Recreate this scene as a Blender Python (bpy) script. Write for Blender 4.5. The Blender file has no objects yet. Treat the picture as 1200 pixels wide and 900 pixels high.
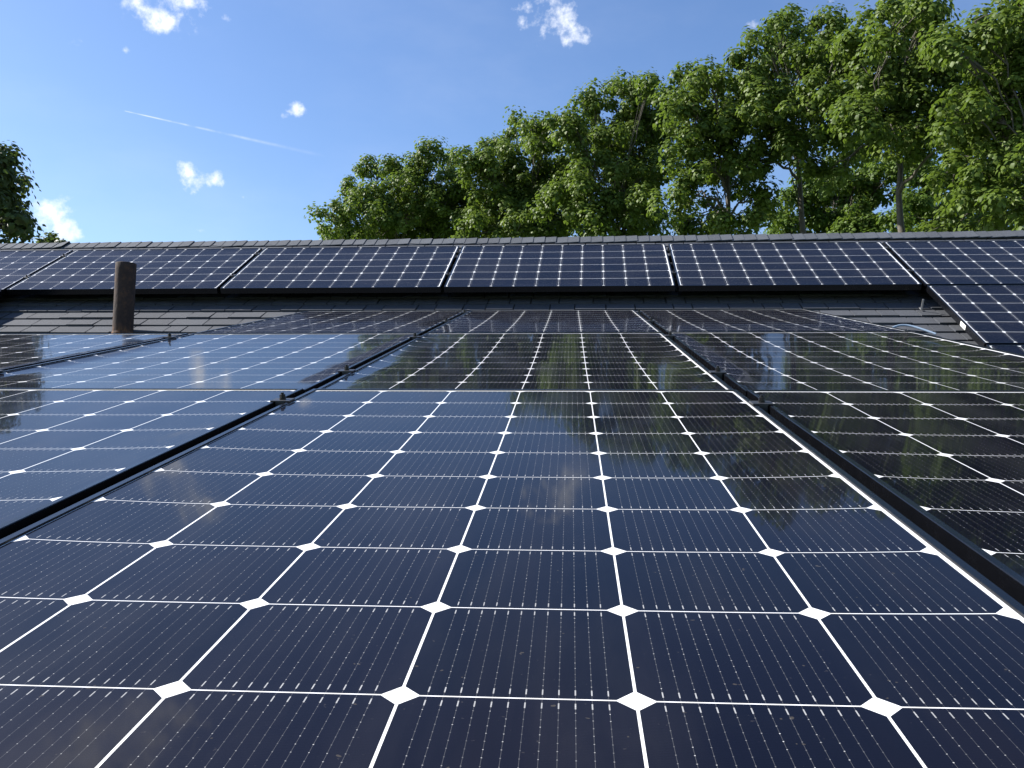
import bpy, bmesh, math, random
import numpy as np
from mathutils import Matrix, Vector
R = math.radians
C = bpy.context.scene.collection
scene = bpy.context.scene
TREES = {
  'T1': ((-5.00,24.49), [(-6.86,23.12,11.10,0.62), (-6.97,25.45,12.56,0.62), (-6.39,25.81,13.31,0.57), (-5.83,23.60,11.42,0.91), (-5.27,24.31,12.96,0.64), (-4.44,23.40,12.86,0.56), (-4.07,23.64,13.12,0.51), (-4.75,23.75,11.84,1.04), (-3.60,25.15,13.40,0.54), (-3.56,23.63,11.79,0.97), (-7.24,25.30,11.21,0.70), (-3.06,24.41,11.48,0.79), (-5.53,25.11,11.00,1.10), (-3.81,24.58,10.73,1.06), (-5.96,22.86,11.43,0.66), (-5.06,24.56,12.16,0.70), (-4.60,26.01,12.29,0.73), (-3.17,24.02,12.06,0.68), (-7.09,25.15,11.22,0.72), (-5.30,22.66,10.78,0.65), (-4.95,25.49,11.48,0.72), (-3.97,25.20,11.45,0.71)]),
  'T2': ((-1.43,22.43), [(-2.53,21.85,12.48,0.59), (-2.18,23.85,13.50,0.57), (-1.57,23.62,13.85,0.56), (-0.87,20.97,12.79,0.55), (-1.84,22.86,12.31,0.94), (-0.58,22.05,12.89,0.67), (-1.01,23.74,12.31,1.07), (-2.25,22.55,11.34,0.93), (-0.24,23.47,12.22,0.88), (-1.52,21.91,10.55,1.00), (-0.33,21.79,10.51,0.82), (-2.40,21.27,10.16,0.70), (-2.38,21.79,12.15,0.62), (-1.38,22.29,12.39,0.63), (-0.63,23.86,12.61,0.67), (-1.78,21.91,11.28,0.62), (-0.83,22.55,11.43,0.63), (-2.73,24.12,11.08,0.68), (-1.33,20.89,10.10,0.59), (-0.32,22.33,10.47,0.63)]),
  'T3': ((1.06,20.46), [(0.03,19.14,12.39,0.52), (0.70,20.76,13.52,0.54), (1.20,20.97,13.92,0.55), (1.72,20.25,13.57,0.49), (2.05,19.01,13.26,0.42), (0.60,21.65,12.84,0.89), (1.49,20.92,12.68,0.91), (2.42,21.14,13.22,0.69), (0.56,19.54,11.00,0.90), (1.65,21.72,11.53,0.99), (2.57,21.56,12.18,0.70), (0.77,19.45,9.96,0.81), (1.94,21.01,10.28,0.73), (-0.19,20.25,10.67,0.66), (2.17,20.62,13.32,0.58), (0.03,19.54,12.23,0.55), (1.11,19.96,12.25,0.57), (2.06,21.81,13.07,0.61), (2.82,21.70,13.02,0.61), (0.38,22.24,12.23,0.62), (1.63,21.71,12.11,0.61), (2.03,19.87,11.34,0.57), (0.02,22.08,11.30,0.62), (0.78,19.17,10.31,0.55), (1.73,18.86,10.23,0.54), (0.63,19.78,9.87,0.56), (1.41,19.63,9.76,0.56), (2.43,22.16,10.50,0.62)]),
  'T4': ((3.90,18.64), [(2.39,17.89,12.62,0.44), (3.25,20.24,13.87,0.49), (3.15,17.13,12.53,0.42), (2.66,17.05,11.74,0.57), (3.52,18.02,12.61,0.52), (3.62,17.97,11.77,0.60), (2.63,17.52,11.13,0.55), (3.49,18.20,10.95,0.45), (2.85,17.86,10.05,0.40), (4.37,20.28,11.17,0.36), (4.26,17.72,9.99,0.44), (3.96,17.56,10.93,0.39), (3.46,17.02,9.29,0.27), (2.93,20.00,9.94,0.35), (4.90,18.87,10.01,0.38), (3.56,20.24,10.53,0.36), (3.41,18.02,9.43,0.28), (4.07,16.85,9.31,0.23), (4.40,19.76,9.78,0.31), (2.91,17.72,12.25,0.51), (4.01,19.55,12.73,0.56), (3.24,17.44,11.33,0.51), (3.65,17.31,11.39,0.51), (2.69,17.17,10.49,0.50), (3.67,19.79,11.38,0.57), (2.46,17.33,9.96,0.50), (3.26,20.29,9.84,0.58)]),
  'T5': ((5.32,17.29), [(3.83,16.62,12.74,0.45), (4.23,16.68,13.14,0.45), (5.22,19.09,14.51,0.52), (4.53,19.30,13.22,0.69), (5.31,19.13,13.56,0.75), (5.40,17.54,13.15,0.56), (4.60,17.84,11.91,0.70), (4.95,15.95,11.45,0.64), (6.00,18.26,14.09,0.50), (5.73,16.17,12.71,0.53), (5.38,19.10,11.64,0.56), (5.70,17.38,11.32,0.68), (4.28,17.32,10.84,0.39), (5.64,15.65,11.58,0.62), (5.40,17.04,10.54,0.39), (6.16,18.45,14.51,0.34), (4.74,17.11,13.75,0.35), (5.99,18.01,13.64,0.54), (4.24,16.51,12.19,0.49), (5.73,18.56,13.28,0.55), (6.03,17.28,12.73,0.52), (4.18,16.44,11.64,0.49), (4.80,17.17,11.95,0.51), (6.03,18.04,12.06,0.54), (4.59,17.34,11.39,0.51), (5.00,16.57,10.98,0.49), (6.38,18.42,11.58,0.55), (3.94,17.04,10.54,0.50)]),
  'T6': ((6.29,15.42), [(5.97,15.23,12.43,0.47), (6.40,15.57,13.05,0.48), (6.16,13.82,12.27,0.47), (7.33,15.81,13.04,0.49), (6.25,16.20,12.07,0.68), (7.00,16.35,12.39,0.78), (7.01,14.87,11.82,0.58), (5.30,14.12,10.30,0.57), (6.47,15.21,10.86,0.73), (7.42,15.73,11.30,0.68), (7.56,15.59,12.39,0.45), (5.58,16.44,10.25,0.42), (6.84,13.49,9.81,0.43), (7.16,15.99,10.52,0.42), (6.70,15.60,13.34,0.33), (6.69,14.25,12.54,0.31), (5.78,13.82,11.76,0.43), (7.59,16.79,13.14,0.52), (5.96,15.14,11.60,0.47), (6.79,15.23,11.69,0.48), (7.77,16.33,12.11,0.51), (5.55,14.44,10.78,0.45), (6.35,15.28,11.01,0.47), (7.02,14.87,11.04,0.47), (6.37,16.05,10.79,0.49), (6.58,14.81,10.39,0.46), (7.56,15.89,10.59,0.50)]),
  'T7': ((7.94,13.08), [(6.42,12.40,11.08,0.40), (6.64,12.20,11.33,0.40), (7.20,12.72,11.62,0.45), (8.12,13.69,12.36,0.52), (8.41,13.28,12.29,0.60), (7.85,14.64,11.61,0.69), (7.44,12.56,10.91,0.68), (7.99,12.32,10.86,0.73), (6.72,12.68,10.03,0.54), (7.54,13.10,10.18,0.70), (8.49,13.56,10.34,0.79), (7.82,14.03,9.75,0.56), (7.39,11.94,8.83,0.62), (8.69,13.38,8.91,0.70), (6.70,12.28,8.82,0.31), (7.45,14.42,9.12,0.32), (6.99,11.84,8.13,0.40), (7.41,11.70,7.75,0.46), (7.52,11.90,11.27,0.41), (6.27,12.13,10.85,0.40), (7.42,13.42,11.33,0.44), (8.66,14.40,11.86,0.48), (8.50,13.02,11.29,0.44), (7.32,13.38,10.89,0.44), (7.21,12.50,10.60,0.42), (8.70,14.29,11.13,0.47), (6.29,12.22,9.82,0.40), (7.48,13.21,10.30,0.44), (7.80,13.03,10.19,0.43), (8.70,13.52,10.44,0.46), (7.71,14.83,10.36,0.48), (7.43,12.92,9.61,0.43), (8.41,13.86,10.05,0.46), (6.65,13.15,9.09,0.42), (7.32,13.43,9.16,0.44), (8.24,13.74,9.35,0.46), (7.95,12.19,8.85,0.42), (7.20,14.57,9.15,0.46), (6.66,12.29,8.37,0.40), (7.94,13.80,8.79,0.45), (8.17,13.20,8.54,0.44), (7.45,15.16,8.58,0.48), (7.74,14.19,8.22,0.46), (7.20,11.67,7.80,0.40), (7.84,12.35,7.97,0.42)]),
  'T8': ((7.97,23.81), [(6.74,23.22,11.54,0.67), (7.93,25.25,12.65,0.67), (8.57,25.28,12.11,0.79), (8.34,22.96,11.94,0.57), (7.61,23.79,10.94,0.80), (8.17,22.52,10.67,0.72), (6.48,23.19,10.72,0.57), (7.25,23.21,12.21,0.67), (8.79,24.00,12.64,0.71), (9.05,22.30,12.04,0.67), (8.21,25.09,12.23,0.73), (8.79,23.15,11.47,0.68), (6.67,24.90,10.94,0.71), (7.29,23.89,10.69,0.69), (8.01,22.34,10.30,0.66), (9.32,23.45,10.48,0.70)]),
  'T9': ((10.21,21.94), [(9.62,21.76,11.56,0.66), (9.74,22.99,11.07,0.69), (10.41,22.08,11.17,0.73), (10.59,22.82,10.58,0.69), (11.52,23.10,10.79,0.71), (10.74,20.65,10.75,0.54), (10.80,19.95,9.91,0.53), (8.68,21.39,10.37,0.39), (10.13,23.09,12.18,0.70), (8.97,21.10,10.77,0.64), (9.58,21.94,10.25,0.66)]),
  'TL': ((-9.50,10.77), [(-8.67,10.57,8.70,0.27), (-9.47,11.92,8.79,0.30), (-9.88,12.18,8.58,0.45), (-9.75,11.45,8.86,0.58), (-9.42,12.08,8.40,0.34), (-9.77,12.39,8.14,0.45), (-9.19,12.00,7.97,0.23), (-8.84,10.35,7.71,0.60), (-9.06,10.09,8.03,0.75), (-10.17,11.22,7.68,0.83), (-9.63,10.86,9.08,0.56)]),
  'TS': ((-9.91,14.12), [(-10.01,14.18,8.39,0.15), (-9.78,14.14,8.28,0.13), (-10.06,13.99,8.22,0.13), (-9.99,14.27,8.15,0.23)]),
}
CLOUDS = [
  ((-0.4084,0.8075,0.4256),0.040,0.020,1.00),
  ((-0.3888,0.8087,0.4413),0.030,0.012,1.00),
  ((-0.0262,0.8921,0.4510),0.034,0.022,1.00),
  ((0.0024,0.8998,0.4363),0.022,0.012,1.00),
  ((-0.0128,0.8959,0.4441),0.022,0.012,1.00),
  ((-0.2905,0.8885,0.3553),0.016,0.009,1.00),
  ((-0.3001,0.8872,0.3504),0.006,0.005,1.00),
  ((-0.3877,0.8788,0.2781),0.028,0.014,1.00),
  ((-0.3971,0.8726,0.2845),0.016,0.013,1.00),
  ((-0.5149,0.8281,0.2217),0.034,0.026,1.00),
  ((-0.3906,0.8915,0.2295),0.007,0.005,0.60),
  ((-0.4753,0.7895,0.3884),0.016,0.012,0.20),
  ((-0.4386,0.8103,0.3887),0.010,0.006,0.30),
  ((-0.3467,0.8332,0.4308),0.012,0.009,0.20),
  ((0.1851,0.8818,0.4337),0.010,0.007,0.50),
  ((-0.4385,0.8574,0.2695),0.006,0.006,0.10),
  ((-0.3498,0.8980,0.2668),0.004,0.004,0.30),
  ((0.1889,0.9425,0.2756),0.012,0.008,0.70),
  ((0.2461,0.8605,0.4461),0.030,0.008,0.10),
  ((-0.4339,0.6761,0.5954),0.090,0.045,1.00),
]
TRAIL = ((-0.4464,0.8293,0.3360),(-0.2614,0.9127,0.3141))
CAM_LOC = (0.11461,-2.01915,4.36212)
CAM_ROT = ((0.997775,-0.001387,0.066651), (0.066361,-0.074763,-0.994991), (0.006364,0.997200,-0.074504))
CAM_LENS = 30.8671

# ---------------------------------------------------------------- camera
cam = bpy.data.objects.new('camera', bpy.data.cameras.new('camera'))
C.objects.link(cam)
M = Matrix(CAM_ROT).to_4x4(); M.translation = CAM_LOC
cam.matrix_world = M
cam.data.sensor_width = 36; cam.data.lens = CAM_LENS
cam.data.clip_start = 0.02; cam.data.clip_end = 3000
scene.camera = cam
# ---------------------------------------------------------------- light
SUN = Vector((-1.56, 0.287, 1.335)).normalized()
EL = math.asin(SUN.z); AZ = math.atan2(SUN.x, SUN.y)        # azimuth clockwise from +Y
sd = bpy.data.lights.new('sun', 'SUN'); sd.energy = 5.0; sd.angle = R(0.53); sd.color = (1, .955, .89)
sun = bpy.data.objects.new('sun', sd); C.objects.link(sun)
sun.rotation_euler = SUN.to_track_quat('Z', 'Y').to_euler(); sun.location = (0, 0, 30)
world = bpy.data.worlds.new('World'); scene.world = world; world.use_nodes = True
nt = world.node_tree; nt.nodes.clear()
class G:
    """tiny node-graph helper"""
    def __init__(s, nt): s.nt = nt
    def n(s, t, **k):
        nd = s.nt.nodes.new(t)
        for a, b in k.items(): setattr(nd, a, b)
        return nd
    def inp(s, sock, v):
        if isinstance(v, bpy.types.NodeSocket): s.nt.links.new(v, sock)
        elif v is not None: sock.default_value = v
    def m(s, op, a, b=None, c=None, clamp=False):
        nd = s.n('ShaderNodeMath', operation=op, use_clamp=clamp)
        s.inp(nd.inputs[0], a)
        if b is not None: s.inp(nd.inputs[1], b)
        if c is not None: s.inp(nd.inputs[2], c)
        return nd.outputs[0]
    def dot(s, v, w):
        nd = s.n('ShaderNodeVectorMath', operation='DOT_PRODUCT')
        s.inp(nd.inputs[0], v); s.inp(nd.inputs[1], w); return nd.outputs['Value']
    def ss(s, x, a, b):
        nd = s.n('ShaderNodeMapRange', interpolation_type='SMOOTHSTEP')
        s.inp(nd.inputs[0], x); nd.inputs[1].default_value = a; nd.inputs[2].default_value = b
        return nd.outputs[0]
    def noise(s, vec, scale, detail=3, rough=.5, dim='3D'):
        nd = s.n('ShaderNodeTexNoise', noise_dimensions=dim)
        s.inp(nd.inputs['Vector'], vec); nd.inputs['Scale'].default_value = scale
        nd.inputs['Detail'].default_value = detail; nd.inputs['Roughness'].default_value = rough
        return nd.outputs[0]
    def mix(s, f, a, b):
        nd = s.n('ShaderNodeMix', data_type='RGBA')
        s.inp(nd.inputs[0], f); s.inp(nd.inputs[6], a); s.inp(nd.inputs[7], b); return nd.outputs[2]
    def ramp(s, f, stops):
        nd = s.n('ShaderNodeValToRGB'); s.inp(nd.inputs[0], f)
        e = nd.color_ramp.elements
        while len(e) < len(stops): e.new(.5)
        for i, (p, c) in enumerate(stops): e[i].position = p; e[i].color = (*c, 1)
        return nd.outputs[0]
    def scalev(s, v, sc):
        nd = s.n('ShaderNodeVectorMath', operation='MULTIPLY'); s.inp(nd.inputs[0], v)
        nd.inputs[1].default_value = sc; return nd.outputs[0]
    def bump(s, h, strength, dist):
        nd = s.n('ShaderNodeBump'); nd.inputs['Strength'].default_value = strength
        nd.inputs['Distance'].default_value = dist; s.inp(nd.inputs['Height'], h); return nd.outputs[0]
g = G(nt)
sky = g.n('ShaderNodeTexSky', sky_type='NISHITA', sun_disc=False, sun_elevation=EL, sun_rotation=AZ,
          air_density=1.0, dust_density=.5, ozone_density=2.2, altitude=50)
tc = g.n('ShaderNodeTexCoord').outputs['Generated']
nz = g.noise(tc, 42, 7, .6); nz2 = g.noise(tc, 9, 3, .5)
total = None
for d, a, b, wgt in CLOUDS:
    d = Vector(d); r = d.cross(Vector((0, 0, 1))).normalized(); u = r.cross(d)
    x = g.m('DIVIDE', g.dot(tc, tuple(r)), a); y = g.m('DIVIDE', g.dot(tc, tuple(u)), b)
    x0 = d.dot(r)/a; y0 = d.dot(u)/b
    q = g.m('ADD', g.m('POWER', g.m('ABSOLUTE', g.m('SUBTRACT', x, x0)), 2), g.m('POWER', g.m('ABSOLUTE', g.m('SUBTRACT', y, y0)), 2))
    q = g.m('SUBTRACT', 1.0, q)
    q = g.m('MAXIMUM', g.m('SUBTRACT', q, (1-wgt)*1.3), -2.0)
    front = g.m('GREATER_THAN', g.dot(tc, tuple(d)), .5)
    q = g.m('SUBTRACT', q, g.m('MULTIPLY', g.m('SUBTRACT', 1.0, front), 5))
    total = q if total is None else g.m('MAXIMUM', total, q)
dens = g.m('ADD', total, g.m('MULTIPLY', g.m('SUBTRACT', nz, .5), 5.4))
dens = g.ss(dens, .05, 1.9)
# thin veil of high haze, brighter towards the left-hand (sunny) side
veil = g.m('MULTIPLY', g.ss(g.noise(g.scalev(tc, (1, 1, 2.2)), 4.5, 5, .55), .42, .8), .06)
# contrail: a slim streak between two directions
A, B = Vector(TRAIL[0]), Vector(TRAIL[1]); nn = A.cross(B).normalized(); al = (B-A).normalized()
t = g.m('DIVIDE', g.m('SUBTRACT', g.dot(tc, tuple(al)), A.dot(al)), (B-A).length)
wd = g.m('ADD', .0007, g.m('MULTIPLY', t, .0022))
tr = g.m('SUBTRACT', 1.0, g.m('DIVIDE', g.m('ABSOLUTE', g.dot(tc, tuple(nn))), wd), clamp=True)
tr = g.m('MULTIPLY', tr, g.m('MULTIPLY', g.m('GREATER_THAN', t, 0.0), g.m('SUBTRACT', 1.0, t, clamp=True)))
tr = g.m('MULTIPLY', tr, g.m('MULTIPLY', g.m('GREATER_THAN', g.dot(tc, tuple(A)), .5), g.m('MULTIPLY', g.ss(g.noise(tc, 60, 3), .2, .75), .62)))
mask = g.m('MAXIMUM', g.m('MAXIMUM', dens, veil), tr)
hs = g.n('ShaderNodeHueSaturation'); hs.inputs['Saturation'].default_value = 1.14; hs.inputs['Hue'].default_value = .507; g.inp(hs.inputs['Color'], sky.outputs[0])
col = g.mix(mask, hs.outputs[0], (6.8, 7.0, 7.4, 1))
bg = g.n('ShaderNodeBackground'); g.inp(bg.inputs[0], col); bg.inputs[1].default_value = 0.088
g.nt.links.new(bg.outputs[0], g.n('ShaderNodeOutputWorld').inputs[0])
vs = scene.view_settings; vs.view_transform = 'Standard'; vs.look = 'None'; vs.gamma = 1; vs.exposure = 1.10
vs.use_curve_mapping = False
scene.render.engine = 'CYCLES'
scene.render.resolution_x = 1024; scene.render.resolution_y = 768
scene.cycles.max_bounces = 8; scene.cycles.transparent_max_bounces = 8
# ---------------------------------------------------------------- helpers
def mat(name):
    m = bpy.data.materials.new(name); m.use_nodes = True
    nt = m.node_tree; g = G(nt); b = nt.nodes['Principled BSDF']
    return m, g, b
def tag(o, label=None, cat=None, group=None, kind=None):
    if label: o['label'] = label
    if cat: o['category'] = cat
    if group: o['group'] = group
    if kind: o['kind'] = kind
    return o
def empty(name, M=None):
    o = bpy.data.objects.new(name, None); o.empty_display_size = .1; C.objects.link(o)
    if M is not None: o.matrix_basis = M
    return o
class MB:
    """collects boxes / tubes / prisms; build() links them as ONE mesh object"""
    def __init__(s): s.bm = bmesh.new()
    def box(s, x0, x1, y0, y1, z0, z1, bev=0, M=None):
        b = bmesh.new()
        bmesh.ops.create_cube(b, size=1)
        for v in b.verts:
            v.co = Vector(((x0+x1)/2+v.co.x*(x1-x0), (y0+y1)/2+v.co.y*(y1-y0), (z0+z1)/2+v.co.z*(z1-z0)))
        if bev: bmesh.ops.bevel(b, geom=b.edges[:], offset=bev, segments=2, affect='EDGES', profile=.5)
        if M is not None: bmesh.ops.transform(b, matrix=M, verts=b.verts[:])
        s.add(b)
    def add(s, b):
        me = bpy.data.meshes.new('t'); b.to_mesh(me); b.free(); s.bm.from_mesh(me); bpy.data.meshes.remove(me)
    def cyl(s, c, r, h, seg=16, M=None, bev=0):
        b = bmesh.new(); bmesh.ops.create_cone(b, cap_ends=True, segments=seg, radius1=r, radius2=r, depth=h)
        if bev: bmesh.ops.bevel(b, geom=[e for e in b.edges if abs(e.verts[0].co.z-e.verts[1].co.z) < 1e-5], offset=bev, segments=2, affect='EDGES')
        bmesh.ops.translate(b, vec=Vector(c)+Vector((0, 0, h/2)), verts=b.verts[:])
        if M is not None: bmesh.ops.transform(b, matrix=M, verts=b.verts[:])
        s.add(b)
    def build(s, name, m, parent=None, smooth=False, M=None):
        me = bpy.data.meshes.new(name); s.bm.to_mesh(me); s.bm.free()
        me.materials.append(m)
        if smooth: me.shade_smooth()
        o = bpy.data.objects.new(name, me); C.objects.link(o)
        if parent: o.parent = parent
        if M is not None: o.matrix_basis = M
        return o
def raw(name, V, F, m, parent=None, M=None, smooth=False):
    me = bpy.data.meshes.new(name); me.from_pydata([tuple(map(float, v)) for v in V], [], [tuple(f) for f in F]); me.update()
    me.materials.append(m)
    if smooth: me.shade_smooth()
    o = bpy.data.objects.new(name, me); C.objects.link(o)
    if parent: o.parent = parent
    if M is not None: o.matrix_basis = M
    return o
def face_attr(me, vals, name='tone'):
    a = me.attributes.new(name, 'FLOAT', 'FACE'); a.data.foreach_set('value', np.asarray(vals, dtype=np.float32))
def copy_tree(o, parent=None):
    c = o.copy(); C.objects.link(c)
    if parent is not None: c.parent = parent
    for ch in list(o.children): copy_tree(ch, c)
    return c
# two frames of the site: LOW = glass plane of the low array (12 deg), UP = glass plane of the steep array
LOW = Matrix.Translation((0, 0, 4.5)) @ Matrix.Rotation(R(12), 4, 'X')
UPL = Matrix(((.999681, .023811, -.008386), (-.025241, .948749, -.315022), (.000455, .315133, .949047))).to_4x4()
UPL.translation = (-.76557, 4.22302, .13828)
UP = LOW @ UPL
P = .1585                       # cell pitch
BS, WE, LIP, FH = .0038, .0070, .0100, .040   # white backsheet on the right side / at the ends, frame lip, frame height
# ---------------------------------------------------------------- materials
def solar_material():
    m, g, b = mat('solar_laminate')
    tc = g.n('ShaderNodeTexCoord'); ob = tc.outputs['Object']
    oi = g.n('ShaderNodeObjectInfo')
    sx = g.n('ShaderNodeSeparateXYZ'); g.inp(sx.inputs[0], ob); X, Y = sx.outputs[0], sx.outputs[1]
    u = g.m('ADD', g.m('DIVIDE', X, P), 3.0); v = g.m('DIVIDE', Y, P)
    fu = g.m('SUBTRACT', g.m('FRACT', u), .5); fv = g.m('SUBTRACT', g.m('FRACT', v), .5)
    au = g.m('ABSOLUTE', fu); av = g.m('ABSOLUTE', fv)
    gap = g.m('MAXIMUM', g.m('GREATER_THAN', au, .5-.0068), g.m('GREATER_THAN', av, .5-.0044))
    ch = g.m('GREATER_THAN', g.m('ADD', au, av), .913)
    out = g.m('MAXIMUM', g.m('GREATER_THAN', g.m('ABSOLUTE', g.m('SUBTRACT', u, 3.0)), 3.0-.004),
              g.m('GREATER_THAN', g.m('ABSOLUTE', g.m('SUBTRACT', v, 5.0)), 5.0-.004))
    white = g.m('MAXIMUM', g.m('MAXIMUM', gap, ch), out)
    # twelve round wires in each cell, soldered on little pads
    w = g.m('DIVIDE', g.m('ADD', fu, .385), .07)
    wi = g.m('ROUND', w); dw = g.m('ABSOLUTE', g.m('MULTIPLY', g.m('SUBTRACT', w, wi), .07))
    inr = g.m('LESS_THAN', au, .42)
    wire = g.m('MULTIPLY', g.m('MULTIPLY', g.m('LESS_THAN', dw, .0012), inr), .085)
    ph = g.m('FRACT', g.m('MULTIPLY', fv, 17.0))
    dot = g.m('MULTIPLY', g.m('LESS_THAN', dw, .0026), g.m('LESS_THAN', g.m('ABSOLUTE', g.m('SUBTRACT', ph, .5)), .050))
    spark = g.n('ShaderNodeTexWhiteNoise', noise_dimensions='3D')
    cv = g.n('ShaderNodeCombineXYZ'); g.inp(cv.inputs[0], g.m('ADD', g.m('FLOOR', u), g.m('MULTIPLY', wi, .037)))
    g.inp(cv.inputs[1], g.m('FLOOR', g.m('MULTIPLY', v, 17.0))); g.inp(cv.inputs[2], oi.outputs['Random'])
    g.inp(spark.inputs[0], cv.outputs[0])
    sp = g.m('ADD', .14, g.m('MULTIPLY', g.m('POWER', spark.outputs[0], 4.0), .75))
    dot = g.m('MULTIPLY', g.m('MULTIPLY', dot, inr), sp)
    pad = g.m('MULTIPLY', g.m('LESS_THAN', dw, .0030), g.m('LESS_THAN', g.m('ABSOLUTE', g.m('SUBTRACT', av, .440)), .024))
    pad = g.m('MULTIPLY', g.m('MULTIPLY', pad, inr), .55)
    # fine fingers and the row of dark dimples between wires
    dm = g.m('MULTIPLY', g.m('GREATER_THAN', dw, .029), g.m('LESS_THAN', g.m('FRACT', g.m('MULTIPLY', v, 44.0)), .45))
    fing = g.m('MULTIPLY', g.m('LESS_THAN', g.m('FRACT', g.m('MULTIPLY', v, 88.0)), .3), .022)
    met = g.m('MAXIMUM', g.m('MAXIMUM', wire, dot), pad)
    # each cell a touch different
    cid = g.n('ShaderNodeTexWhiteNoise', noise_dimensions='3D'); cc = g.n('ShaderNodeCombineXYZ')
    g.inp(cc.inputs[0], g.m('FLOOR', u)); g.inp(cc.inputs[1], g.m('FLOOR', v)); g.inp(cc.inputs[2], oi.outputs['Random'])
    g.inp(cid.inputs[0], cc.outputs[0])
    cell = g.mix(cid.outputs[0], (.0010, .0015, .0058, 1), (.0026, .0026, .0078, 1))
    cell = g.mix(g.m('MULTIPLY', dm, .45), cell, (.0015, .002, .006, 1))
    cell = g.mix(fing, cell, (.06, .07, .10, 1))
    cell = g.mix(met, cell, (.62, .62, .60, 1))
    base = g.mix(white, cell, (.80, .80, .78, 1))
    # dust film, rain streaks along the slope, specks of grit and lichen
    off = g.n('ShaderNodeVectorMath', operation='ADD'); g.inp(off.inputs[0], ob)
    cr = g.n('ShaderNodeCombineXYZ'); g.inp(cr.inputs[2], g.m('MULTIPLY', oi.outputs['Random'], 40.0)); g.inp(off.inputs[1], cr.outputs[0])
    ov = off.outputs[0]
    film = g.ss(g.noise(g.scalev(ov, (5, 1.1, 1)), 1.7, 5, .6), .38, .80)
    blot = g.ss(g.noise(ov, 6.0, 6, .65), .52, .80)
    edge = g.m('MULTIPLY', g.ss(v, .22, -.1), g.ss(g.noise(ov, 30, 4, .6), .35, .7))
    grit = g.ss(g.noise(ov, 260, 2, .5), .72, .80)
    speck = g.ss(g.noise(g.scalev(ov, (1, 1, 1)), 95, 2, .6), .735, .76)
    dust = g.m('ADD', .002, g.m('ADD', g.m('MULTIPLY', film, .016), g.m('MULTIPLY', blot, .010)))
    dust = g.m('ADD', dust, g.m('MULTIPLY', edge, .10))
    dust = g.m('ADD', dust, g.m('MULTIPLY', grit, .06))
    streak = g.m('MULTIPLY', g.ss(g.noise(g.scalev(ov, (7, .55, 1)), 1.0, 3, .55), .56, .74), g.m('SUBTRACT', 1.0, white))
    base = g.mix(g.m('MULTIPLY', streak, .28), base, (.013, .009, .0085, 1))
    base = g.mix(dust, base, (.34, .31, .27, 1))
    base = g.mix(g.m('MULTIPLY', speck, .45), base, (.10, .085, .06, 1))
    g.inp(b.inputs['Base Color'], base)
    b.inputs['Specular IOR Level'].default_value = 0.0; b.inputs['Roughness'].default_value = .8
    wav = g.noise(g.scalev(ov, (9, 2.2, 1)), 1.0, 2, .5)
    wav2 = g.noise(ov, 2.2, 1, .4)
    hh = g.m('ADD', g.m('MULTIPLY', wav, .35), g.m('MULTIPLY', wav2, 1.0))
    nrm = g.bump(hh, .085, .010)
    fr = g.n('ShaderNodeFresnel'); fr.inputs['IOR'].default_value = 1.35; g.inp(fr.inputs['Normal'], nrm)
    sharp = g.n('ShaderNodeBsdfGlossy'); g.inp(sharp.inputs['Roughness'], g.m('ADD', .022, g.m('MULTIPLY', film, .05))); g.inp(sharp.inputs['Normal'], nrm)
    soft = g.n('ShaderNodeBsdfGlossy'); g.inp(soft.inputs['Roughness'], g.m('ADD', .13, g.m('MULTIPLY', blot, .10))); g.inp(soft.inputs['Normal'], nrm)
    gl = g.n('ShaderNodeMixShader'); g.inp(gl.inputs[0], g.m('ADD', .28, g.m('MULTIPLY', film, .24)))
    g.nt.links.new(sharp.outputs[0], gl.inputs[1]); g.nt.links.new(soft.outputs[0], gl.inputs[2])
    mx = g.n('ShaderNodeMixShader'); g.inp(mx.inputs[0], g.m('MULTIPLY', fr.outputs[0], .86))
    g.nt.links.new(b.outputs[0], mx.inputs[1]); g.nt.links.new(gl.outputs[0], mx.inputs[2])
    sheen = g.n('ShaderNodeBsdfGlossy'); sheen.inputs['Roughness'].default_value = .52; sheen.inputs[0].default_value = (.90, .84, .82, 1)
    m2 = g.n('ShaderNodeMixShader'); g.inp(m2.inputs[0], g.m('ADD', .004, g.m('MULTIPLY', film, .010)))
    g.nt.links.new(mx.outputs[0], m2.inputs[1]); g.nt.links.new(sheen.outputs[0], m2.inputs[2])
    g.nt.links.new(m2.outputs[0], g.nt.nodes['Material Output'].inputs[0])
    return m
SOLAR = solar_material()
def metal(name, col, rough, metallic=.9, n=.15):
    m, g, b = mat(name)
    ob = g.n('ShaderNodeTexCoord').outputs['Object']
    nn = g.noise(ob, 38, 4, .6)
    c2 = tuple(c*(1+n*2.2)+(.006 if metallic else 0) for c in col)
    g.inp(b.inputs['Base Color'], g.mix(nn, (*[c*(1-n) for c in col], 1), (*c2, 1)))
    g.inp(b.inputs['Roughness'], g.m('ADD', rough-.08, g.m('MULTIPLY', nn, .16)))
    b.inputs['Metallic'].default_value = metallic
    if not metallic: b.inputs['Specular IOR Level'].default_value = .42
    return m
FRAME = metal('black_anodised', (.0025, .0028, .004), .26, 0.0)
CLAMPM = metal('dark_clamp', (.06, .06, .062), .42, .6)
BOLTM = metal('bolt_black', (.02, .02, .022), .35, .5)
RAILM = metal('rail_black', (.02, .02, .022), .45, .4)
ALU = metal('mill_aluminium', (.62, .62, .61), .35, .8, .05)
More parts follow.
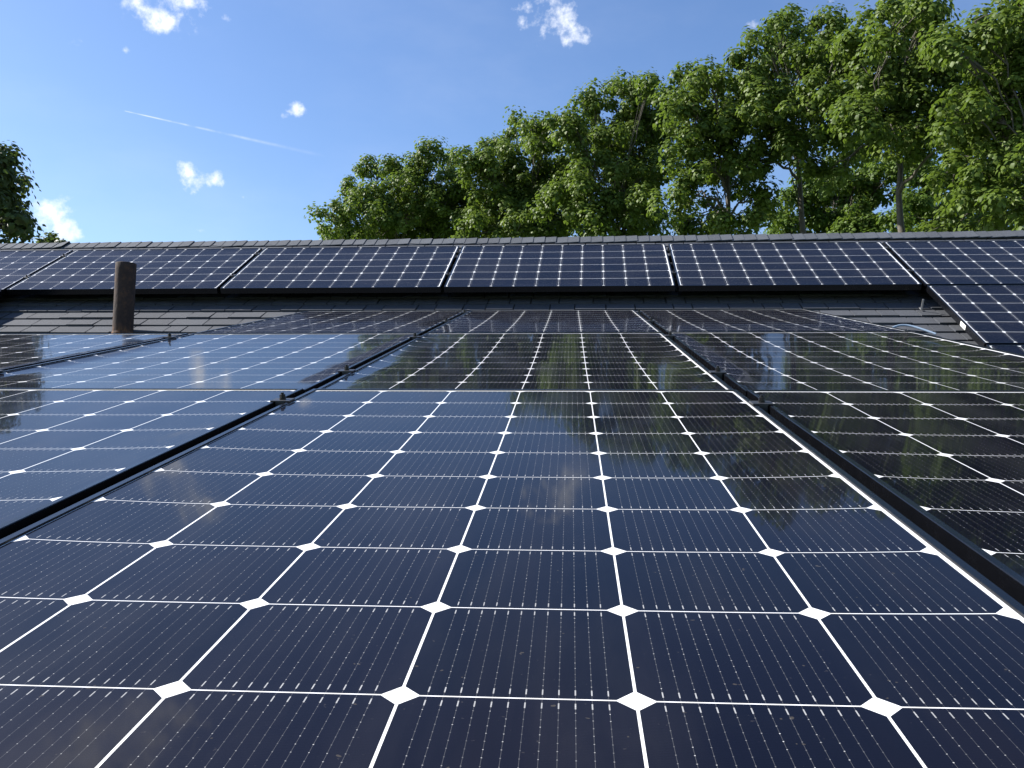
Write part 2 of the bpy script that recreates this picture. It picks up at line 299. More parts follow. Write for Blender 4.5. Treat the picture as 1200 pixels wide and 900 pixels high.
def shingle_material(name, lo, hi, blue=0.0):
    m, g, b = mat(name)
    at = g.n('ShaderNodeAttribute', attribute_name='tone').outputs['Fac']
    ob = g.n('ShaderNodeTexCoord').outputs['Object']
    gran = g.noise(ob, 420, 2, .7); mott = g.noise(ob, 22, 4, .6)
    f = g.m('ADD', g.m('MULTIPLY', at, .55), g.m('MULTIPLY', mott, .45))
    c = g.mix(f, (*lo, 1), (*hi, 1))
    c = g.mix(g.ss(gran, .42, .75), c, (hi[0]*1.9, hi[1]*1.9, hi[2]*1.95, 1))
    g.inp(b.inputs['Base Color'], c); b.inputs['Roughness'].default_value = .92
    g.inp(b.inputs['Normal'], g.bump(gran, .6, .003))
    return m
SHING = shingle_material('asphalt_shingle', (.021, .024, .030), (.058, .063, .074))
CAPM = shingle_material('ridge_shingle', (.020, .024, .030), (.070, .078, .090))
def plain(name, c1, c2, scale, rough=.8, bump=.0):
    m, g, b = mat(name); ob = g.n('ShaderNodeTexCoord').outputs['Object']
    n = g.noise(ob, scale, 5, .6)
    g.inp(b.inputs['Base Color'], g.mix(n, (*c1, 1), (*c2, 1))); b.inputs['Roughness'].default_value = rough
    if bump: g.inp(b.inputs['Normal'], g.bump(n, bump, .01))
    return m
WALLM = plain('painted_siding', (.30, .28, .25), (.40, .38, .34), 3)
TRIM = plain('white_trim', (.62, .61, .58), (.74, .73, .70), 6)
MEMB = plain('roll_roofing', (.025, .025, .027), (.05, .05, .05), 14, .9)
GRASS = plain('grass', (.035, .07, .015), (.07, .11, .03), 1.3, .9)
BARK = plain('maple_bark', (.05, .043, .034), (.13, .115, .09), 9, .9, .6)
DBARK = plain('dark_bark', (.06, .05, .04), (.13, .11, .09), 9, .9, .6)
STICK = plain('sticker', (.78, .77, .70), (.82, .81, .76), 20, .5)
CABM = plain('cable_blue', (.22, .30, .40), (.30, .38, .48), 20, .45)
def pipe_material():
    m, g, b = mat('rusty_cast_iron'); ob = g.n('ShaderNodeTexCoord').outputs['Object']
    sx = g.n('ShaderNodeSeparateXYZ'); g.inp(sx.inputs[0], ob)
    n = g.noise(ob, 26, 6, .7); n2 = g.noise(g.scalev(ob, (1, 1, .35)), 60, 4, .6)
    c = g.ramp(n, [(.30, (.018, .010, .0075)), (.52, (.036, .020, .014)), (.78, (.10, .045, .020))])
    low = g.m('MULTIPLY', g.ss(sx.outputs[2], .07, .0), g.ss(n2, .40, .62))
    c = g.mix(g.m('MULTIPLY', low, .6), c, (.22, .095, .03, 1))
    g.inp(b.inputs['Base Color'], c); b.inputs['Roughness'].default_value = .88
    g.inp(b.inputs['Normal'], g.bump(n2, .7, .004))
    return m
PIPEM = pipe_material()
def leaf_material(name, dark, light, under, trans=.33):
    m, g, b = mat(name)
    at = g.n('ShaderNodeAttribute', attribute_name='tone').outputs['Fac']
    ob = g.n('ShaderNodeTexCoord').outputs['Object']
    f = g.m('ADD', g.m('MULTIPLY', at, .6), g.m('MULTIPLY', g.noise(ob, .8, 3, .6), .5))
    c = g.mix(f, (*dark, 1), (*light, 1))
    geo = g.n('ShaderNodeNewGeometry')
    c = g.mix(g.m('MULTIPLY', geo.outputs['Backfacing'], .5), c, (*under, 1))
    g.inp(b.inputs['Base Color'], c); b.inputs['Roughness'].default_value = .5
    b.inputs['Specular IOR Level'].default_value = .2
    tl = g.n('ShaderNodeBsdfTranslucent'); g.inp(tl.inputs[0], g.mix(.5, c, (.20, .32, .02, 1)))
    mx = g.n('ShaderNodeMixShader'); mx.inputs[0].default_value = trans
    g.nt.links.new(b.outputs[0], mx.inputs[1]); g.nt.links.new(tl.outputs[0], mx.inputs[2])
    g.nt.links.new(mx.outputs[0], g.nt.nodes['Material Output'].inputs[0])
    return m
LEAF = leaf_material('maple_leaf', (.016, .044, .005), (.155, .212, .036), (.13, .17, .05))
LEAF2 = leaf_material('yellow_green_leaf', (.035, .08, .010), (.13, .19, .035), (.15, .21, .05))
LEAFD = leaf_material('beech_leaf', (.028, .045, .018), (.075, .100, .030), (.10, .08, .06), .25)
# ---------------------------------------------------------------- ground
gr = raw('ground', [(-600, -600, 0), (600, -600, 0), (600, 600, 0), (-600, 600, 0)], [(0, 1, 2, 3)], GRASS)
tag(gr, kind='structure')
# ---------------------------------------------------------------- house
NR, SR = -.130, 1.562            # roof skin below the steep glass plane, ridge distance up the slope
rnd = random.Random(5)
house = empty('house', Matrix.Translation((0, 4.2, 0)))
HI = house.matrix_basis.inverted()
tag(house, 'house with a steep dark shingle roof and a lower shallow roof, both carrying panels', 'house')
ridge0 = UP @ Vector((0, SR, NR))
def addm(name, V, F, m, tones=None):
    o = raw(name, [HI @ Vector(v) for v in V], F, m, house)
    if tones is not None: face_attr(o.data, tones)
    return o
# deck of the steep roof (front slope), eave at s = -3.2 either side of the dormer
u0, u1 = -8.2, 9.0
V, F, T = [], [], []
def slab(Mx, x0, x1, y0, y1, z0, z1, t, lift=0.0):
    i = len(V)
    for x, y, z in ((x0, y0, z0), (x1, y0, z0), (x1, y1, z0), (x0, y1, z0)):
        V.append(Mx @ Vector((x, y, z-.030)))
    V.extend([Mx @ Vector((x0, y0, z1+lift)), Mx @ Vector((x1, y0, z1+lift*rnd.uniform(0, 1))), Mx @ Vector((x1, y1, z0)), Mx @ Vector((x0, y1, z0))])
    F.extend([(i, i+3, i+2, i+1), (i, i+1, i+5, i+4), (i+1, i+2, i+6, i+5), (i+2, i+3, i+7, i+6), (i+3, i, i+4, i+7), (i+4, i+5, i+6, i+7)])
    T.extend([t]*6)
s = -3.3; row = 0; EXP = .132
while s < SR-.03:
    x = u0-rnd.uniform(0, .2); lo = rnd.random() < .0
    while x < u1:
        w = rnd.choice((.13, .16, .19, .22, .25))*rnd.uniform(.9, 1.1)
        thick = rnd.random() < .55
        slab(UP, x+.004, x+w-.004, s, min(s+EXP+.004, SR), NR-.006, NR+(.008 if thick else .003), rnd.random(), .002*rnd.random())
        x += w
    s += EXP; row += 1
main = addm('steep_roof', V, F, SHING, T)
# back slope
V, F, T = [], [], []
bk = math.atan2((UP.to_3x3() @ Vector((0, 1, 0))).z, 1)
axx = (UP.to_3x3() @ Vector((1, 0, 0))).normalized()
back = Vector((axx.y*-1, axx.x, 0)).normalized(); bdir = (back*math.cos(R(30.4))-Vector((0, 0, math.sin(R(30.4)))))
a0 = UP @ Vector((u0, SR, NR-.004)); a1 = UP @ Vector((u1, SR, NR-.004))
addm('rear_roof', [a0, a1, a1+bdir*5, a0+bdir*5, a0-Vector((0, 0, .1)), a1-Vector((0, 0, .1)), a1+bdir*5-Vector((0, 0, .1)), a0+bdir*5-Vector((0, 0, .1))],
     [(0, 3, 2, 1), (4, 5, 6, 7), (2, 3, 7, 6), (0, 4, 7, 3), (1, 2, 6, 5)], SHING, [.5]*5)
# ridge caps: short shingles bent over the ridge, each lapping the next
V, F, T = [], [], []
x = u0; CE = .099; fr = (UP.to_3x3() @ Vector((0, -1, 0))).normalized()
k = 0
while x < u1:
    wob = rnd.uniform(-.002, .0025); t = rnd.random()
    lift = .014 if abs(x+3.86) < .065 else 0.0
    p0 = UP @ Vector((x, SR, NR)); p1 = UP @ Vector((x+CE*1.08, SR, NR))
    p0 = p0+Vector((0, 0, .006+wob)); p1 = p1+Vector((0, 0, .012+wob+lift))
    # slow rise of the ridge line towards the right
    p0.z += .003*max(0, x); p1.z += .003*max(0, x+CE)
    i = len(V); wf = .132+rnd.uniform(-.006, .006)
    up = Vector((0, 0, 1)); th = Vector((0, 0, -.007))
    prof = []
    for p, e in ((p0, 0), (p1, 0)):
        prof += [p+fr*wf, p+fr*.03+up*.004, p+up*.002+up*.004, p+bdir*.03+up*.004, p+bdir*wf]
    V += prof+[q+th for q in prof]
    for j in range(4):
        F += [(i+j, i+5+j, i+6+j, i+j+1), (i+10+j, i+11+j, i+16+j, i+15+j), (i+j, i+j+1, i+11+j, i+10+j), (i+5+j, i+15+j, i+16+j, i+6+j)]
    F += [(i, i+10, i+15, i+5), (i+4, i+9, i+19, i+14)]
    T += [t]*18
    x += CE; k += 1
addm('ridge_cap', V, F, CAPM, T)
# shallow dormer roof under the low array
dz0 = -.235; tl = math.tan(R(1.6))
def lowz(y): return dz0+(3.62-y)*tl
V, F, T = [], [], []
V = [LOW @ Vector(v) for v in ((-3.75, -3.0, lowz(-3.0)), (1.95, -3.0, lowz(-3.0)), (1.95, 3.62, dz0), (-3.75, 3.62, dz0),
                               (-3.75, -3.0, lowz(-3.0)-.16), (1.95, -3.0, lowz(-3.0)-.16), (1.95, 3.62, dz0-.16), (-3.75, 3.62, dz0-.16))]
addm('shallow_roof', V, [(0, 1, 2, 3), (4, 7, 6, 5), (0, 4, 5, 1), (1, 5, 6, 2), (0, 3, 7, 4)], MEMB)
w = MB()
for (x0, x1, y0, y1, z1) in ((-3.55, 1.75, -4.2-2.75, -4.2+3.4, 3.62),):
    w.box(x0, x1, y0, y1, 0, z1)
w.box(-7.8, 8.6, -2.6, 3.9, 0, 3.15)
w.build('wall', WALLM, house)
fb = MB(); fb.box(-3.78, 1.98, -4.2-3.0, -4.2-2.975, 3.58, 3.78); fb.build('fascia', TRIM, house)
gt = MB(); gt.box(-3.8, 2.0, -7.32, -7.203, 3.66, 3.67, .003); gt.box(-3.8, 2.0, -7.325, -7.315, 3.66, 3.77, .003)
gt.build('gutter', TRIM, house)
for wx in (-2.6, .2):
    f = MB(); f.box(wx-.5, wx+.5, -6.99, -6.945, 1.0, 2.3, .006); fo = f.build('window', TRIM, house)
    p_ = MB(); p_.box(wx-.43, wx+.43, -7.0, -6.992, 1.07, 2.23); p_.build('pane', FRAME, fo)
# ---------------------------------------------------------------- solar panels
XL, XR = -3*P-LIP, 3*P+BS+LIP           # outer frame
YB, YT = -WE-LIP, 10*P+WE+LIP
def laminate_mesh(sag, ex=8):
    nx, ny = 24, 36; V, F = [], []      # the glass sags a few millimetres inside its frame
    for j in range(ny+1):
        for i in range(nx+1):
            V.append((XL+.004+(XR-XL-.008)*i/nx, YB+.004+(YT-YB-.008)*j/ny, -sag*(1-(2*j/ny-1)**2)*(1-abs(2*i/nx-1)**ex)))
    for j in range(ny):
        for i in range(nx):
            a = j*(nx+1)+i; F.append((a, a+1, a+nx+2, a+nx+1))
    me = bpy.data.meshes.new('laminate'); me.from_pydata(V, [], F); me.update(); me.materials.append(SOLAR); me.shade_smooth()
    return me
SAG = {0: laminate_mesh(.0062, 4), 1: laminate_mesh(.0104, 24), 2: laminate_mesh(.0060), 'up': laminate_mesh(.003)}
def make_panel():
    root = empty('solar_panel')
    lam = bpy.data.objects.new('laminate', SAG[0]); C.objects.link(lam); lam.parent = root
    # frame: mitred hollow section - lip, outer wall, bottom flange
    def ring(d, z): return [(XL+d, YB+d, z), (XR-d, YB+d, z), (XR-d, YT-d, z), (XL+d, YT-d, z)]
    lv = [ring(LIP, -.001), ring(LIP-.0006, .0024), ring(.0009, .0027), ring(0, .0018), ring(0, -FH), ring(.022, -FH), ring(.022, -FH+.002), ring(.002, -FH+.002), ring(.002, -.014), ring(LIP, -.014)]
    V = [v for r_ in lv for v in r_]; F = []
    for a in range(len(lv)):
        b_ = (a+1) % len(lv)
        for i in range(4):
            j = (i+1) % 4; F.append((a*4+i, b_*4+i, b_*4+j, a*4+j))
    raw('frame', V, F, FRAME, root)
    # backsheet and junction box on the underside
    raw('backsheet', [(XL+.01, YB+.01, -.0155), (XL+.01, YT-.01, -.0155), (XR-.01, YT-.01, -.0155), (XR-.01, YB+.01, -.0155)], [(0, 1, 2, 3)], MEMB, root)
    jb = MB(); jb.box(-.05, .05, 10*P-.16, 10*P-.08, -.032, -.016, .003); jb.build('junction_box', BOLTM, root)
    return root
proto = make_panel(); first = [True]
def place_panel(M, label, group, sag='up'):
    o = proto if first[0] else copy_tree(proto)
    first[0] = False
    for c_ in o.children:
        if c_.name.startswith('laminate'): c_.data = SAG[sag]
    o.matrix_basis = M; tag(o, label, 'solar panel', group); return o
LG, UG = 'panels laid upright on the shallow roof', 'panels laid lengthwise on the steep roof'
PX = 6*P+.0475; PYN = 10*P+.0475
colname = {-2: 'second column left of the centre column', -1: 'column left of the centre column', 0: 'centre column', 1: 'rightmost column'}
lowlab = {
 (-2, 0): 'nearest low panel of the leftmost column, outside the left edge of the photo',
 (-1, 0): 'near panel left of the big centre one, crossed by blue sky reflection at lower left',
 (0, 0): 'large foreground panel in the middle, nearest the camera, all of its cells visible',
 (1, 0): 'near dark panel at the right edge, right of the big foreground one',
 (-2, 1): 'middle row panel at far left with the pipe mirrored in its far edge',
 (-1, 1): 'middle row panel reflecting bright blue sky, just left of the centre column',
 (0, 1): 'middle row panel of the centre column with green tree reflections',
 (1, 1): 'middle row panel on the right with dark tree reflection and a blue sky patch',
 (-1, 2): 'farthest low panel left of centre, beside the shingles and right of the pipe',
 (0, 2): 'farthest low panel of the centre column, just below the dark band',
 (1, 2): 'farthest low panel on the right, its corner against lit shingles'}
tiltr = random.Random(11)
lowpan = {}
for (c, r_), lab in lowlab.items():
    y = (-.0238-10*P) if r_ == 0 else (.0238+(r_-1)*PYN)
    z = {0: 0, 1: -.0040, 2: .0066}[r_]
    M = LOW @ Matrix.Translation((c*PX, y, z)) @ Matrix.Rotation(R({0: 0, 1: .36, 2: .30}[r_])+R(tiltr.uniform(-.03, .03)), 4, 'X') @ Matrix.Rotation(R(tiltr.uniform(-.04, .04)), 4, 'Y')
    lowpan[c, r_] = place_panel(M, lab, LG, r_)
UPX = 10*P+.0590466
uplab = {
 (-4, 0): 'steep roof panel outside the left edge, far left end of the top row',
 (-3, 0): 'steep roof panel cut off by the left edge of the photo, left of the pipe',
 (-2, 0): 'brownish steep roof panel directly behind the rusty pipe',
 (-1, 0): 'steep roof panel right of the one behind the pipe, left of the centre panel',
 (0, 0): 'centre panel of the steep roof row above the dark band',
 (1, 0): 'steep roof panel right of centre, its right end meeting the stacked panels',
 (2, 0): 'upper steep roof panel at the right edge, just under the ridge caps',
 (3, 0): 'steep roof panel beyond the right edge in the ridge row',
 (-4, -1): 'second row steep panel outside the left edge, farther out',
 (-3, -1): 'second row steep panel outside the left edge, whose shadow falls on the shingles',
 (2, -1): 'second row panel at right with a white sticker on its frame side',
 (3, -1): 'second row steep panel beyond the right edge of the photo',
 (2, -2): 'lowest steep panel at right, only its corner showing by the low array',
 (3, -2): 'lowest steep panel beyond the right edge of the photo'}
for (c, r_), lab in uplab.items():
    M = UP @ Matrix.Translation((c*UPX, 3*P+r_*(6*P+.0468), 0)) @ Matrix.Rotation(R(tiltr.uniform(-.08, .08)), 4, 'X') @ Matrix.Rotation(R(-90), 4, 'Z')
    place_panel(M, lab, UG)
# sticker on the side of the frame of the second-row panel
st = MB(); st.box(2*UPX-WE-LIP-.0022, 2*UPX-WE-LIP-.0004, -.735, -.655, -.034, -.006)
st = st.build('sticker', STICK, M=UP)
tag(st, 'small white paper sticker on the black side of the lower right panel', 'sticker')
# ---------------------------------------------------------------- rails under the panels
def rail(Mx, x0, x1, y, label, group, zb):
    root = empty('mounting_rail', Mx @ Matrix.Translation((x0, y, 0)))
    a = MB(); a.box(0, x1-x0, -.02, -.006, -FH-.048, -FH-.001, .002); a.box(0, x1-x0, .006, .02, -FH-.048, -FH-.001, .002)
    a.box(.002, x1-x0-.002, -.0055, .0055, -FH-.046, -FH-.03); a.build('rail', RAILM, root)
    n = max(2, int((x1-x0)/1.3))
    for k in range(n+1):
        xx = (.15+(x1-x0-.3)*k/n); f = MB()
        f.box(xx-.03, xx+.03, .022, .028, zb-.0, -FH-.01, .002); f.box(xx-.03, xx+.03, .028, .09, zb, zb+.006, .002)
        f.build('foot', ALU, root)
    tag(root, label, 'rail', group); return root
for (y, x0, x1, nm) in ((-.16, -2.6, 1.56, 'black rail under the near row of low panels, farther one'), (-1.30, -2.6, 1.56, 'black rail under the near row of low panels, nearer one'),
                  (.37, -2.6, 1.56, 'black rail under the middle row of low panels, nearer one'), (1.43, -2.6, 1.56, 'black rail under the middle row of low panels, farther one'),
                  (2.33, -1.58, 1.56, 'black rail under the farthest low row, nearer one'), (3.03, -1.58, 1.56, 'black rail under the farthest low row, farther one')):
    rail(LOW, x0, x1, y, nm, 'rails of the shallow array', lowz(y)+.004)
for (s_, x0, x1, nm) in ((.25, -6.6, 6.55, 'long black rail under the ridge row of steep panels, lower one'), (.78, -6.6, 6.55, 'long black rail under the ridge row of steep panels, upper one')):
    rail(UP, x0, x1, s_, nm, 'rails of the steep array', NR+.005)
for (s_, nm) in ((-.25, 'black rail under the right second row of steep panels, upper one'), (-.75, 'black rail under the right second row of steep panels, lower one')):
    rail(UP, 2*UPX+.03, 6.55, s_, nm, 'rails of the steep array', NR+.005)
br = MB(); br.box(3.205, 3.217, -.175, -.170, -.116, -.046, .001); br.box(3.205, 3.217, -.175, -.14, -.121, -.1165, .001)
br = br.build('bracket', ALU, M=UP); tag(br, 'small bare metal bracket in the dark gap at the panel corner', 'bracket')
# ---------------------------------------------------------------- clamps in the seams
def make_clamp():
    root = empty('panel_clamp')
    p1 = MB(); p1.box(-.021, .021, -.019, .019, .0029, .0058, .0008)
    p1.box(-.0095, .0095, -.019, .019, -.020, .0036, .0006); p1.build('plate', CLAMPM, root)
    b1 = MB(); b1.cyl((0, 0, .0059), .0075, .0026, 20, bev=.0006); b1.cyl((0, 0, .0082), .0062, .0085, 6, bev=.0006); b1.cyl((0, 0, .0167), .0035, .004, 12); b1.build('bolt', BOLTM, root)
    return root
cl0 = make_clamp(); cfirst = [True]
def clamp(Mx, x, y, z, rz, label, group):
    o = cl0 if cfirst[0] else copy_tree(cl0)
    cfirst[0] = False
    o.matrix_basis = Mx @ Matrix.Translation((x, y, z)) @ Matrix.Rotation(rz, 4, 'Z')
    tag(o, label, 'clamp', group)
SE = 3*P+BS/2+.0475/2-.0035+.0005     # seam centre offset
seams = {-2: -3*P-.0475+.0035+.0155, -1: 0, 0: 0}
def seamx(c):                         # seam between column c and c+1
    return (c*PX+XR + (c+1)*PX+XL)/2
names = {-2: 'left outer seam', -1: 'seam left of the centre column', 0: 'seam right of the centre column'}
for c in (-2, -1, 0):
    for y, w_ in ((-.20, 'near row, far end'), (-1.50, 'near row, near end'), (.335, 'middle row, near end'), (1.43, 'middle row, far end'), (2.28, 'farthest row, near end'), (3.03, 'farthest row, far end')):
        if c == -2 and y > 2: continue
        clamp(LOW, seamx(c), y+tiltr.uniform(-.015, .015), (0 if y < 0 else .0066+.0052*(y-1.66) if y > 1.66 else -.0040+.0063*y), tiltr.uniform(-.05, .05), 'dark clamp on the %s, %s' % (names[c], w_), 'clamps of the shallow array')
unames = {-3: 'leftmost slanted seam of the steep row', -2: 'steep row seam right of the pipe', -1: 'steep row seam left of its centre panel', 0: 'steep row seam right of its centre panel', 1: 'steep row seam above the stacked right panels', 2: 'steep row seam beyond the right edge'}
for c in unames:
    xs = (c*UPX+10*P+WE+LIP+(c+1)*UPX-WE-LIP)/2
    for s_, w_ in ((.27, 'lower one'), (.80, 'upper one')):
        clamp(UP, xs, s_, 0, 0, 'tiny dark clamp in the %s, %s' % (unames[c], w_), 'clamps of the steep array')
# ---------------------------------------------------------------- vent pipe
def revolve(prof, seg=40):
    V, F = [], []
    for r_, z in prof:
        for k in range(seg):
            a = 2*math.pi*k/seg; V.append((r_*math.cos(a), r_*math.sin(a), z))
    n = len(prof)
    for i in range(n-1):
        for k in range(seg):
            k2 = (k+1) % seg; F.append((i*seg+k, i*seg+k2, (i+1)*seg+k2, (i+1)*seg+k))
    return V, F
pb = UP @ Vector((-2.160, -.556, NR))
pipe = empty('vent_pipe', Matrix.Translation(pb) @ Matrix.Rotation(R(.6), 4, 'Y'))
tag(pipe, 'rusty brown round vent pipe standing in the shingles at left', 'pipe')
V, F = revolve([(.066, -.15), (.0665, .0), (.067, .05), (.066, .25), (.0672, .44), (.0672, .487), (.0655, .490), (.0590, .490), (.0580, .484), (.058, .1)])
raw('pipe_tube', V, F, PIPEM, pipe, smooth=True)
V, F = revolve([(.0665, .016), (.069, .013), (.071, .004), (.071, -.03)])
raw('pipe_collar', V, F, PIPEM, pipe, smooth=True)
# ---------------------------------------------------------------- blue cable loop on the shingles
cu = bpy.data.curves.new('cable', 'CURVE'); cu.dimensions = '3D'; cu.bevel_depth = .007; cu.bevel_resolution = 4
pts = [(3.16, -.60, -.115), (3.09, -.54, -.105), (3.04, -.50, -.100), (2.99, -.485, -.100), (2.94, -.50, -.104), (2.88, -.55, -.115), (2.82, -.62, -.125)]
sp = cu.splines.new('NURBS'); sp.points.add(len(pts)-1); sp.use_endpoint_u = True
for i, p_ in enumerate(pts): sp.points[i].co = (*p_, 1)
tmp = bpy.data.objects.new('tmp', cu); C.objects.link(tmp)
dg = bpy.context.evaluated_depsgraph_get(); me = bpy.data.meshes.new_from_object(tmp.evaluated_get(dg))
bpy.data.objects.remove(tmp); me.materials.clear(); me.materials.append(CABM)
cab = bpy.data.objects.new('cable', me); C.objects.link(cab); cab.matrix_basis = UP
tag(cab, 'short loop of light blue cable on the shingles at the low array corner', 'cable')
# ---------------------------------------------------------------- trees
def tube(V, F, pts, rad, seg=6):
    pts = [Vector(p) for p in pts]; base = len(V)
    for i, p in enumerate(pts):
        d = (pts[min(i+1, len(pts)-1)]-pts[max(i-1, 0)]).normalized()
        a = d.orthogonal().normalized() if i == 0 else (a-d*a.dot(d)).normalized()
        b = d.cross(a)
        for k in range(seg):
            t = 2*math.pi*k/seg; V.append(p+(a*math.cos(t)+b*math.sin(t))*rad[i])
    for i in range(len(pts)-1):
        for k in range(seg):
            k2 = (k+1) % seg; F.append((base+i*seg+k, base+i*seg+k2, base+(i+1)*seg+k2, base+(i+1)*seg+k))
def bez(a, b, c, n):
    return [a*(1-t)**2+b*2*t*(1-t)+c*t*t for t in [i/n for i in range(n+1)]]
def make_tree(name, base, lobes, label, cat, leafmat, barkmat, seed, fork=5.0, trunk_r=.22, leaf=.090, per=84, cdens=9.5, crad=.27, group=None, stems=1, red=0.0):
    rs = np.random.RandomState(seed); rr = random.Random(seed)
    base = Vector((base[0], base[1], 0))
    root = empty(name, Matrix.Translation(base)); tag(root, label, cat, group)
    V, F = [], []
    L = [(Vector(l[:3])-base, l[3]) for l in lobes]
    zmin = min(c.z for c, r_ in L)
    mid = sum((c for c, r_ in L), Vector())/len(L)
    forks = []
    for s_ in range(stems):
        top = Vector((mid.x*.25+(s_-(stems-1)/2)*.5, mid.y*.25, fork))
        p = bez(Vector(((s_-(stems-1)/2)*.25, 0, -.1)), Vector((rr.uniform(-.2, .2)+(s_-(stems-1)/2)*.2, rr.uniform(-.2, .2), fork*.5)), top, 8)
        tube(V, F, p, [trunk_r*(1.35 if i == 0 else 1-.4*i/8) for i in range(9)], 10)
        forks.append(top)
    clusters = []
    order = sorted(L, key=lambda l: -l[1])
    limbs = []
    for c, r_ in order:
        src = min(forks, key=lambda f: (f-c).length)
        # join an existing limb if that is nearer
        best, bd = src, (src-c).length; br_ = trunk_r*.42
        for pts_, rads_ in limbs:
            for q, qr in list(zip(pts_, rads_))[3:-2]:
                dd = (q-c).length*1.15
                if q.z < c.z+.3 and dd < bd and qr > .02: best, bd, br_ = q, dd, qr*.75
        ctl = best.lerp(c, .45)+Vector((rr.uniform(-.3, .3), rr.uniform(-.3, .3), .35+.1*bd))
        n = 9; p = bez(best, ctl, c, n)
        p = [q+Vector((rr.uniform(-1, 1), rr.uniform(-1, 1), rr.uniform(-1, 1)))*.05*(0 < i < n) for i, q in enumerate(p)]
        rad = [max(.014, br_*(1-.8*i/n)) for i in range(n+1)]
        tube(V, F, p, rad, 6); limbs.append((p, rad))
        nc = max(5, int(cdens*4.19*r_**2.2))
        for k in range(nc):
            d = rs.normal(size=3); d /= np.linalg.norm(d)
            if d[2] < -.3 and rs.rand() < .35: d[2] = -d[2]
            rad_ = r_*(rs.rand()**.45)*1.0
            q = c+Vector(d)*rad_
            clusters.append(q)
            sidx = rr.randint(4, n); mp = p[sidx].lerp(q, .5)+Vector((0, 0, .08))
            tube(V, F, bez(p[sidx], mp, q, 3), [.014, .011, .008, .004], 4)
    raw('trunk', V, F, barkmat, root, smooth=True)
    # leaves: folded kites hanging round each twig end
    cs = np.array([tuple(c) for c in clusters]); N = len(cs)
    cr = crad*(.65+.7*rs.rand(N)); cnt = (per*(.55+.9*rs.rand(N))).astype(int)
    idx = np.repeat(np.arange(N), cnt); n = len(idx)
    d = rs.normal(size=(n, 3)); d /= np.linalg.norm(d, axis=1)[:, None]
    rad = (.45+.6*rs.rand(n))*cr[idx]
    pos = cs[idx]+d*rad[:, None]*np.array([1, 1, .85])
    nrm = d*1.05+np.array([0, 0, .8])+rs.normal(size=(n, 3))*.25; nrm /= np.linalg.norm(nrm, axis=1)[:, None]
    tip = d*np.array([1, 1, .3])+np.array([.25, 0, -.75])+rs.normal(size=(n, 3))*.4      # blade hangs down and outwards
    tip -= nrm*(tip*nrm).sum(1)[:, None]; tip /= np.linalg.norm(tip, axis=1)[:, None]
    sd_ = np.cross(nrm, tip); sz = leaf*(.65+.6*rs.rand(n))[:, None]
    a = pos; tipv = pos+tip*sz*1.0-nrm*sz*.16; m_ = pos+tip*sz*.42+nrm*sz*.05
    l1 = pos+tip*sz*.28+sd_*sz*.50-nrm*sz*.10; r1 = pos+tip*sz*.28-sd_*sz*.50-nrm*sz*.10
    l2 = pos+tip*sz*.62+sd_*sz*.34-nrm*sz*.10; r2 = pos+tip*sz*.62-sd_*sz*.34-nrm*sz*.10
    VV = np.stack([a, l1, l2, tipv, r2, r1, m_], axis=1).reshape(-1, 3)
    b0 = (np.arange(n)*7)[:, None]
    # two quads + centre fold: (a,m,l2,l1) (m,tip,l2) mirrored
    q = np.concatenate([b0+np.array([[0, 5, 4, 6]]), b0+np.array([[0, 6, 2, 1]]), b0+np.array([[6, 4, 3, 2]])], axis=0)
    me = bpy.data.meshes.new('crown'); me.vertices.add(len(VV)); me.vertices.foreach_set('co', VV.astype(np.float32).ravel())
    me.loops.add(len(q)*4); me.loops.foreach_set('vertex_index', q.astype(np.int32).ravel())
    me.polygons.add(len(q)); me.polygons.foreach_set('loop_start', (np.arange(len(q))*4).astype(np.int32))
    me.update(calc_edges=True); me.validate()
    tone = rs.rand(n)*.4+.6*rs.rand(N)[idx]
    face_attr(me, np.tile(tone, 3))
    me.materials.append(leafmat)
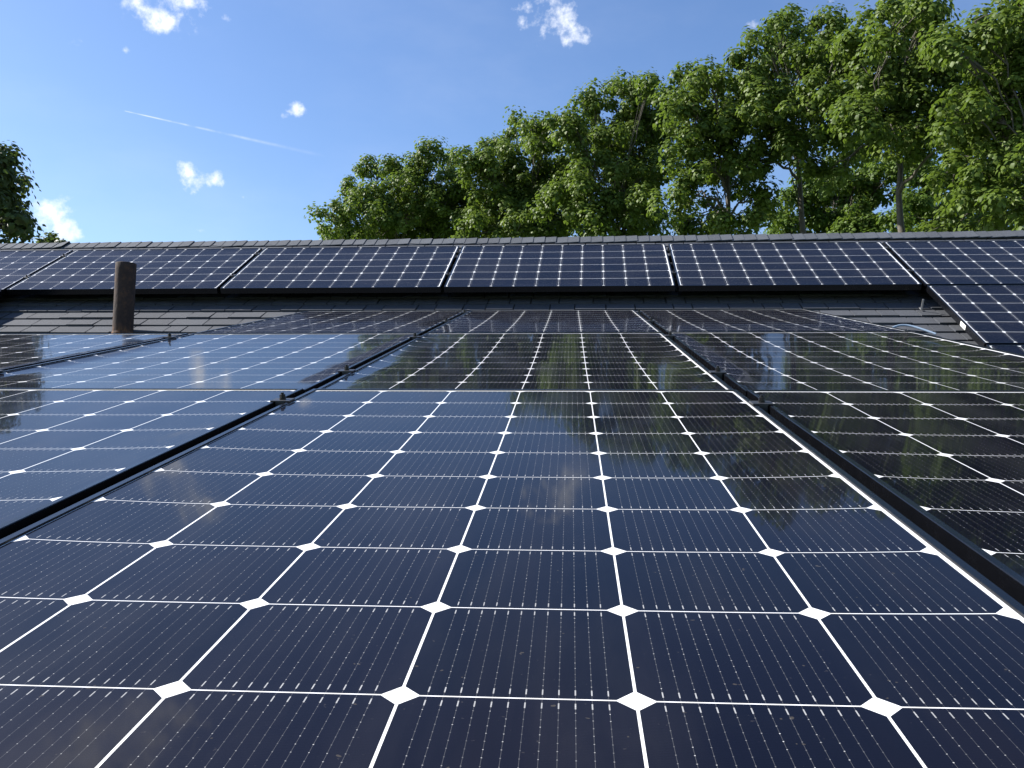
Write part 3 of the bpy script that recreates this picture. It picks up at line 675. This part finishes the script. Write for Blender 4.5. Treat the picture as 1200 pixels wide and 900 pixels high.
    o = bpy.data.objects.new('crown', me); C.objects.link(o); o.parent = root
    return root
MG = 'maples in a row behind the house'
tl = {
 'T1': ('maple_tree', 'leftmost maple of the row, its low crown sloping down to the ridge', 'tree', LEAF, BARK, dict(fork=6.0, group=MG)),
 'T2': ('maple_tree', 'second maple from the left, rounded top above the centre steep panel', 'tree', LEAF, BARK, dict(fork=6.0, group=MG)),
 'T3': ('maple_tree', 'third maple from the left, taller dense crown left of the sky gaps', 'tree', LEAF, BARK, dict(fork=6.0, group=MG)),
 'T4': ('maple_tree', 'maple with thin open crown and forked trunk showing against sky gaps', 'tree', LEAF, BARK, dict(fork=6.6, group=MG, cdens=10)),
 'T5': ('maple_tree', 'tall maple with a leaning bare limb crossing the largest sky gap', 'tree', LEAF, BARK, dict(fork=6.0, group=MG)),
 'T6': ('maple_tree', 'tall maple whose pale twin trunk rises from the ridge under a high crown', 'tree', LEAF, BARK, dict(fork=7.6, group=MG, stems=2, trunk_r=.19)),
 'T7': ('maple_tree', 'largest and nearest maple, filling the top right corner of the photo', 'tree', LEAF, BARK, dict(fork=6.2, group=MG)),
 'T8': ('background_tree', 'lower bright green tree seen under the crowns, between two tall maples', 'tree', LEAF2, BARK, dict(fork=6.0, crad=.28, leaf=.095)),
 'T9': ('background_tree', 'lower yellowish tree seen through branches behind the twin trunk maple, right side', 'tree', LEAF2, BARK, dict(fork=6.0, crad=.28, leaf=.095, cdens=8)),
 'TL': ('broadleaf_tree', 'dark dense tree cut off by the left edge of the photo', 'tree', LEAFD, DBARK, dict(fork=4.5, leaf=.085, per=85, crad=.24, cdens=9)),
 'TS': ('sapling', 'tip of a small twiggy tree just above the ridge right of the dark left tree', 'tree', LEAFD, BARK, dict(fork=5.6, leaf=.075, per=22, crad=.13, cdens=40, trunk_r=.05)),
}
for i, (k, (nm, lab, cat, lm_, bk_, kw)) in enumerate(tl.items()):
    b_, lobes = TREES[k]
    make_tree(nm, b_, lobes, lab, cat, lm_, bk_, 100+i, **kw)
